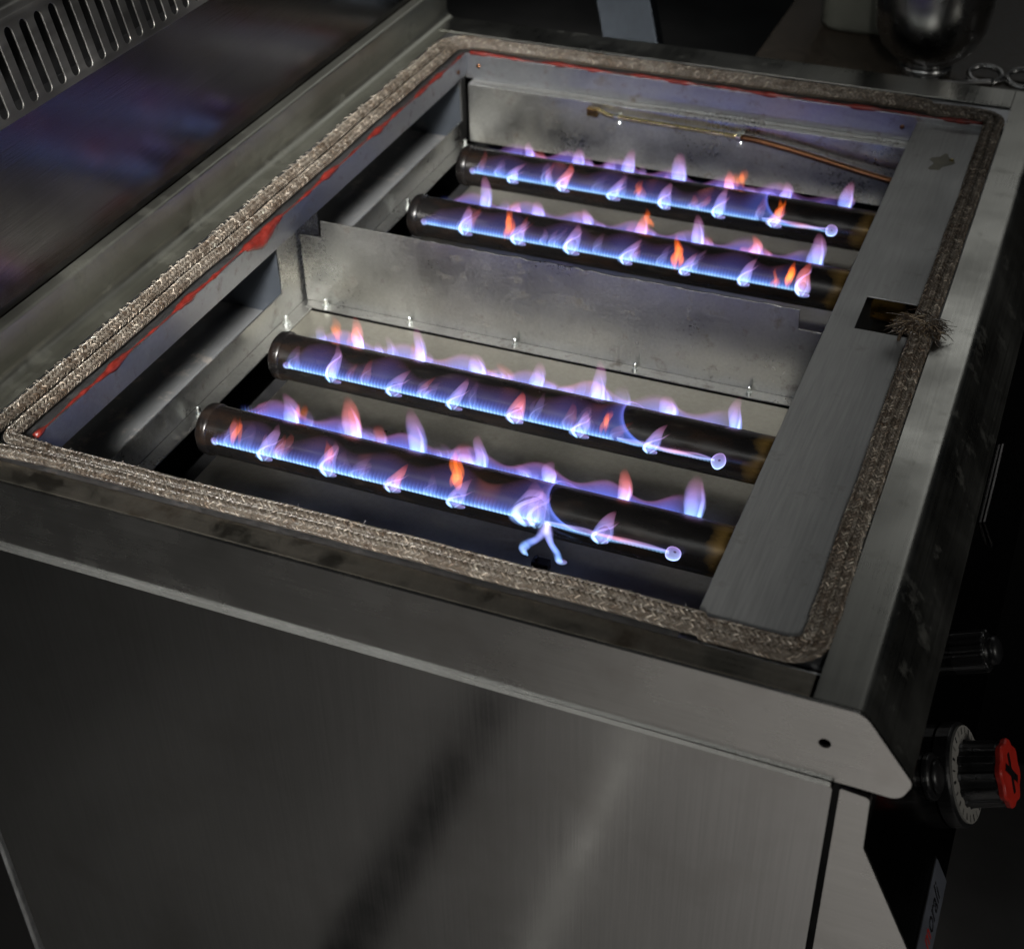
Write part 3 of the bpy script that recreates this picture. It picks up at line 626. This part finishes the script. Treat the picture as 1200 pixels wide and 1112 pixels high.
# ================================================================ sealing rope
rope = empty('sealing_rope', (-.026, .030, -.002), 'brown knitted glass fibre rope laid round the burner opening, tied in a frayed knot', 'rope')
rinv = Matrix.Translation((.026, -.030, .002))
def RP(o): o.parent = rope; o.matrix_parent_inverse = rinv; return o
# centre line, starting and ending at the knot
def rope_line():
    c = fillet([(.4975, .3640), (.4985, .0305), (-.0205, .0300), (-.0205, .7430), (.4970, .7430), (.4972, .3640)], [0, .014, .012, .016, .012, 0], n=8)
    P = np.array(c); d = np.r_[0, np.cumsum(np.hypot(*np.diff(P, axis=0).T))]
    s = np.arange(0, d[-1], .0011); x = np.interp(s, d, P[:, 0]); y = np.interp(s, d, P[:, 1])
    nx = .0011*wob(s, 3, 6, 12, 70); ny = .0011*wob(s, 4, 6, 12, 70)
    return s, x+nx, y+ny
S, RX, RY = rope_line()
TX = np.gradient(RX, S); TY = np.gradient(RY, S); L_ = np.hypot(TX, TY); TX /= L_; TY /= L_
kk = np.ones(9)/9
for q in (0, 1):
    TX[8:-8] = np.convolve(TX, kk, 'same')[8:-8]; TY[8:-8] = np.convolve(TY, kk, 'same')[8:-8]
L_ = np.hypot(TX, TY); TX /= L_; TY /= L_
RZ = -.0020+.0006*wob(S, 9, 6, 15, 60)
RZ = np.where((RX > .44), RZ-.0030, RZ)
SQ = wob(S, 61, 9, 18, 190)*1.3
def rope_at(s, off, ang, rad, lift=0.):
    # off: sideways offset of the lobe (towards the right of travel = outwards), ang: 0 = inwards, 90 = up, 180 = outwards
    x = np.interp(s, S, RX); y = np.interp(s, S, RY); z = np.interp(s, S, RZ); tx = np.interp(s, S, TX); ty = np.interp(s, S, TY)
    off = lobe_off(s, off) if np.all(np.abs(off) == 1.) else off
    nx, ny = ty, -tx    # to the right of travel
    # travel here runs clockwise seen from above on the near side, so the right-hand side is the inside
    sq = 1+.10*np.interp(s, S, SQ)
    h = -np.cos(ang)*(rad*sq+lift)
    return np.stack([x-nx*(off+h), y-ny*(off+h), z+(rad+np.sin(ang)*(rad+lift))*(2-sq)], -1)
LOB = [(-1., .0042), (1., .0042)]
def lobe_off(s, off):
    x = np.interp(s, S, RX); y = np.interp(s, S, RY)
    wd = .0045+.0024*np.clip((.01-x)/.025, 0, 1)-.0009*(y < .06)*(x > .02)-.0012*np.clip((x-.46)/.03, 0, 1)*np.clip((y-.035)/.05, 0, 1)*np.clip((.735-y)/.02, 0, 1)
    return off*wd
# core lobes
for off, rad in LOB:
    n = len(S)//3; s = np.linspace(0, S[-1], n); a = np.linspace(0, 2*math.pi, 14, endpoint=False)
    V = np.stack([rope_at(s, off, np.full(n, q), rad*.93) for q in a], 1)
    RP(from_np('rope_core', V.reshape(-1, 3), grid_faces(n, 14, True), M['core'], smooth=True))
# knitted strands: V-shaped stitches in rows round each lobe, all one mass
def strands(p0, p1, p2, p3, rad, col, name, kind='stuff'):
    # each strand: four points, triangular section
    n = len(p0); P = np.stack([p0, p1, p2, p3], 1); t = np.gradient(P, axis=1); t /= np.linalg.norm(t, axis=2, keepdims=True)+1e-9
    ref = np.array([.31, .27, .91]); a = np.cross(t, ref); a /= np.linalg.norm(a, axis=2, keepdims=True)+1e-9; b = np.cross(t, a)
    V = np.zeros((n, 4, 3, 3)); rr = rad[:, None, None] if hasattr(rad, '__len__') else rad
    tp = np.array([.7, 1, 1, .55])[None, :, None]
    for k in range(3): V[:, :, k] = P+(a*math.cos(2.0944*k)+b*math.sin(2.0944*k))*rr*tp
    base = (np.arange(n)*12)[:, None]
    f = np.array([(i*3+k, i*3+(k+1) % 3, (i+1)*3+(k+1) % 3, (i+1)*3+k) for i in range(3) for k in range(3)])
    F = (base[:, :, None]+f[None]).reshape(-1, 4)
    c = np.repeat(col, 12, 0)
    return RP(from_np(name, V.reshape(-1, 3), F, M['strand'], None, c, smooth=True, kind=kind))
acc = [[] for _ in range(6)]
pitch = .0034; ns = int(S[-1]/pitch)
for li, (off, rad) in enumerate(LOB):
    for j, adeg in enumerate((22, 90, 158)):
        a0 = R(adeg); da = R(33)
        s0 = np.clip((np.arange(ns)+.5*(j % 2))*pitch+rng.normal(0, .00012, ns), .001, S[-1]-.006)
        x0 = np.interp(s0, S, RX); y0 = np.interp(s0, S, RY)
        # colour: grey glass fibre browned by heat in patches, sooty along the near left stretch
        br = np.clip(.5+.45*wob(s0, 21+j, 6, 15, 90)+rng.normal(0, .20, ns), 0, 1)[:, None]
        soot = (.55*np.exp(-((x0-.06)/.16)**2)*(y0 < .06))[:, None]
        cst = (np.array((.22, .195, .162))*br+np.array((.066, .045, .030))*(1-br))*(1-soot)
        for sg in (-1, 1):
            for fb in range(4):
                s = s0+(fb-1.5)*.00052+rng.normal(0, .00006, ns); aa = a0+rng.normal(0, .05, ns)+.12*wob(s, 77+li, 7, 20, 160); lf = .00055-.00016*abs(fb-1.5)+rng.normal(0, .00006, ns)
                ln = .0031
                q = [rope_at(s, off, aa+sg*da*1.06, rad, -.0002), rope_at(s+ln*.30, off, aa+sg*da*.74, rad, lf), rope_at(s+ln*.70, off, aa+sg*da*.34, rad, lf), rope_at(s+ln, off, aa+sg*da*.02, rad, -.0003)]
                for k in range(4): acc[k].append(q[k])
                acc[4].append(np.full(ns, .00034)*(1+rng.normal(0, .12, ns)))
                g = rng.uniform(.65, 1.35, (ns, 1)); g = np.where(rng.random((ns, 1)) < .09, g*3.2, g); gl = (lf > 9)  # a few strands coloured much brighter, as painted glints
                acc[5].append(np.clip(cst*g, .008, .75))
cc = [np.concatenate(a) for a in acc]
strands(*cc[:4], cc[4], cc[5], 'knit_strands')
# loose fringe on the outer edge at the left and fuzz all round
n = 800; s = rng.uniform(.002, S[-1]-.003, n); a = rng.uniform(R(10), R(180), n); lo = rng.integers(0, 2, n)
off = np.where(lo == 0, -1., 1.); rad = .0041
bx = rope_at(s, off, a, rad, 0); ln = rng.uniform(.0008, .0028, n)
dirv = rope_at(s, off, a, rad, .01)-bx; dirv = dirv*.5+rng.normal(0, .005, (n, 3)); dirv /= np.linalg.norm(dirv, axis=1, keepdims=True)
q = [bx, bx+dirv*(ln*.4)[:, None], bx+dirv*(ln*.8)[:, None]+rng.normal(0, .0004, (n, 3)), bx+dirv*ln[:, None]+rng.normal(0, .0005, (n, 3))]
strands(*q, np.full(n, .00013), np.tile((.50, .46, .42), (n, 1))*rng.uniform(.5, 1.2, (n, 1)), 'stray_fibres')
fs = np.arange(0, S[-1], .0034); fx = np.interp(fs, S, RX); fy = np.interp(fs, S, RY); fs = fs[(fx < -.01) & (fy < .72) & (rng.random(len(fs)) < .68)]
n = len(fs); s0 = fs+rng.normal(0, .0011, n); fk = rng.uniform(.35, 1.0, (n, 1))
q = [rope_at(s0, .0062, np.full(n, R(120)), .0040), rope_at(s0+.0008, .0078, np.full(n, R(120)), .0042, .0010), rope_at(s0+.0014, .0096, np.full(n, R(140)), .0042, .0008), rope_at(s0+.0024, .0112, np.full(n, R(165)), .0040)]
q = [q[0]]+[q[0]+(p_-q[0])*fk+rng.normal(0, .0004, (n, 3)) for p_ in q[1:]]
strands(*q, np.full(n, .00055), np.tile((.30, .27, .23), (n, 1))*rng.uniform(.35, 1.3, (n, 1)), 'fringe_loops')
# the knot: a dark wrap and two frayed tufts
kn_ = Vector((.4972, .3640, .006)); bm = bmesh.new()
for q in range(5):
    yy = kn_.y-.005+.0024*q; pts = [(kn_.x-math.cos(t)*.0135, yy+.0015*math.sin(t*3+q), -.0055+abs(math.sin(t))*.0145) for t in np.linspace(0, math.pi, 14)]
    tube_pts(bm, pts, .0011+.0002*(q % 2), 6)
RP(from_bm('knot_wrap', bm, plain('charred_twine', (.075, .050, .030), .7, scale=400), smooth=True))
p = [[], [], [], []]; cl = []
for k in range(900):
    left = random.random() < .55
    b0 = kn_+Vector((random.uniform(-.008, .008), random.uniform(-.005, .005), random.uniform(.0, .005)))
    if left: d = Vector((-1, random.gauss(-.25, .35), random.uniform(-.2, .4))).normalized(); l = .003+.012*random.random()**1.6
    else: d = Vector((1, random.gauss(-.15, .45), random.uniform(-.3, .3))).normalized(); l = .003+.010*random.random()**1.6
    sag = Vector((random.gauss(0, .003), random.gauss(0, .003), -.006*random.random()))
    side = Vector((random.gauss(0, .0020), random.gauss(0, .0022), random.gauss(0, .0012)))
    for i, f in enumerate((0, .35, .7, 1)): p[i].append(tuple(b0+d*l*f+sag*f*f+side*math.sin(f*2.6)))
    g = random.random(); cl.append((.30*g+.03, .23*g+.022, .15*g+.015) if random.random() < .35 else (.045, .030, .019))
strands(*[np.array(a) for a in p], rng.uniform(.00018, .00042, 900), np.array(cl), 'frayed_end')

# ================================================================ things behind the far edge
wt = empty('worktop', (.62, 1.25, -.9), 'dark brown worktop beyond the far edge of the cooker, with the pot on it', 'worktop')
def WP(o, e): o.parent = e; o.matrix_parent_inverse = Matrix.Translation(-e.location); return o
WP(boxes('worktop_slab', [(.245, 1.6, .835, 1.75, -.062, -.032)], M['counter'], bevel=.002), wt)
WP(boxes('worktop_base', [(.28, 1.55, .87, 1.70, -.90, -.0625)], M['dark']), wt)
pot = empty('steel_jug', (.412, .905, -.032), 'polished steel jug with a narrow bright foot standing beyond the far right corner', 'jug')
bm = bmesh.new(); lathe(bm, [(0, .0250), (.001, .0262), (.0085, .0262), (.0105, .0250), (.0105, .0235)], (.412, .905, -.032), (0, 0, 1), 48); WP(from_bm('foot', bm, M['mirror'], smooth=True, bevel=.0006), pot)
bm = bmesh.new(); lathe(bm, [(.0106, .0240), (.018, .033), (.030, .0455), (.048, .0530), (.075, .0560), (.120, .0570), (.160, .0575)], (.412, .905, -.032), (0, 0, 1), 48); WP(from_bm('body', bm, M['mirror'], smooth=True), pot)
tin = empty('enamel_tin', (.345, 1.02, -.032), 'pale enamel tin with a rounded bottom edge, left of the steel jug', 'container')
def rbox(cx, cy, hx, hy, z0, z1, r):
    bm = bmesh.new(); lp = fillet([(cx-hx, cy-hy), (cx+hx, cy-hy), (cx+hx, cy+hy), (cx-hx, cy+hy)], r, n=6, closed=True); rows = []
    for z, k in ((z0, .80), (z0+.003, .92), (z0+.009, 1.0), (z1, 1.05)):
        rows.append([bm.verts.new((cx+(x-cx)*k, cy+(y-cy)*k, z)) for x, y in lp])
    n = len(lp)
    for a, b in zip(rows, rows[1:]):
        for i in range(n): bm.faces.new((a[i], a[(i+1) % n], b[(i+1) % n], b[i]))
    bm.faces.new(rows[0][::-1]); bm.faces.new(rows[-1]); return bm
WP(from_bm('tin_body', rbox(.345, 1.02, .055, .045, -.032, .10, .016), M['pale'], smooth=True), tin)
ut = empty('kitchen_tool', (.49, .90, -.032), 'shiny steel kitchen tool with two loop handles lying beside the jug', 'utensil')
for cx, cy, st in ((.4700, .9060, .4), (.5060, .9080, 2.8)):
    bm = bmesh.new(); pts = [(cx+.0155*math.cos(t), cy+.0120*math.sin(t), -.0275+.004*math.sin(t)) for t in np.linspace(0, 2*math.pi, 40)]
    tube_pts(bm, pts, .0026, 10, False); WP(from_bm('loop_handle', bm, M['mirror'], smooth=True), ut)
bm = bmesh.new(); tube_pts(bm, catmull([(.478, .8945, -.0290), (.455, .8850, -.0295), (.425, .8760, -.0290), (.40, .8700, -.0290)], 5), [.0026]*16, 10); tube_pts(bm, catmull([(.520, .905, -.029), (.545, .895, -.029), (.60, .885, -.029)], 5), [.0026]*11, 10)
WP(from_bm('shank', bm, M['mirror'], smooth=True), ut)
sl = empty('steel_brace', (.11, 1.0, -.9), 'slanted cool grey steel brace in the dark behind the far edge', 'brace')
bm = bmesh.new()
A0, A1 = Vector((.125, .905, -.12)), Vector((.020, 1.02, .14))
for off in (0,):
    d = Vector((.031, 0, 0)); e = Vector((0, .02, 0)); vs = []
    for p in (A0, A1):
        for s, t in ((-1, 0), (1, 0), (1, 1), (-1, 1)): vs.append(bm.verts.new(p+d*s+e*t))
    for q in ((0, 1, 2, 3), (4, 7, 6, 5), (0, 4, 5, 1), (1, 5, 6, 2), (2, 6, 7, 3), (3, 7, 4, 0)): bm.faces.new([vs[i] for i in q])
WP(from_bm('brace_bar', bm, M['post'], bevel=.001), sl)
WP(boxes('brace_foot', [(.08, .17, .90, .93, -.90, -.12)], M['post'], bevel=.001), sl)
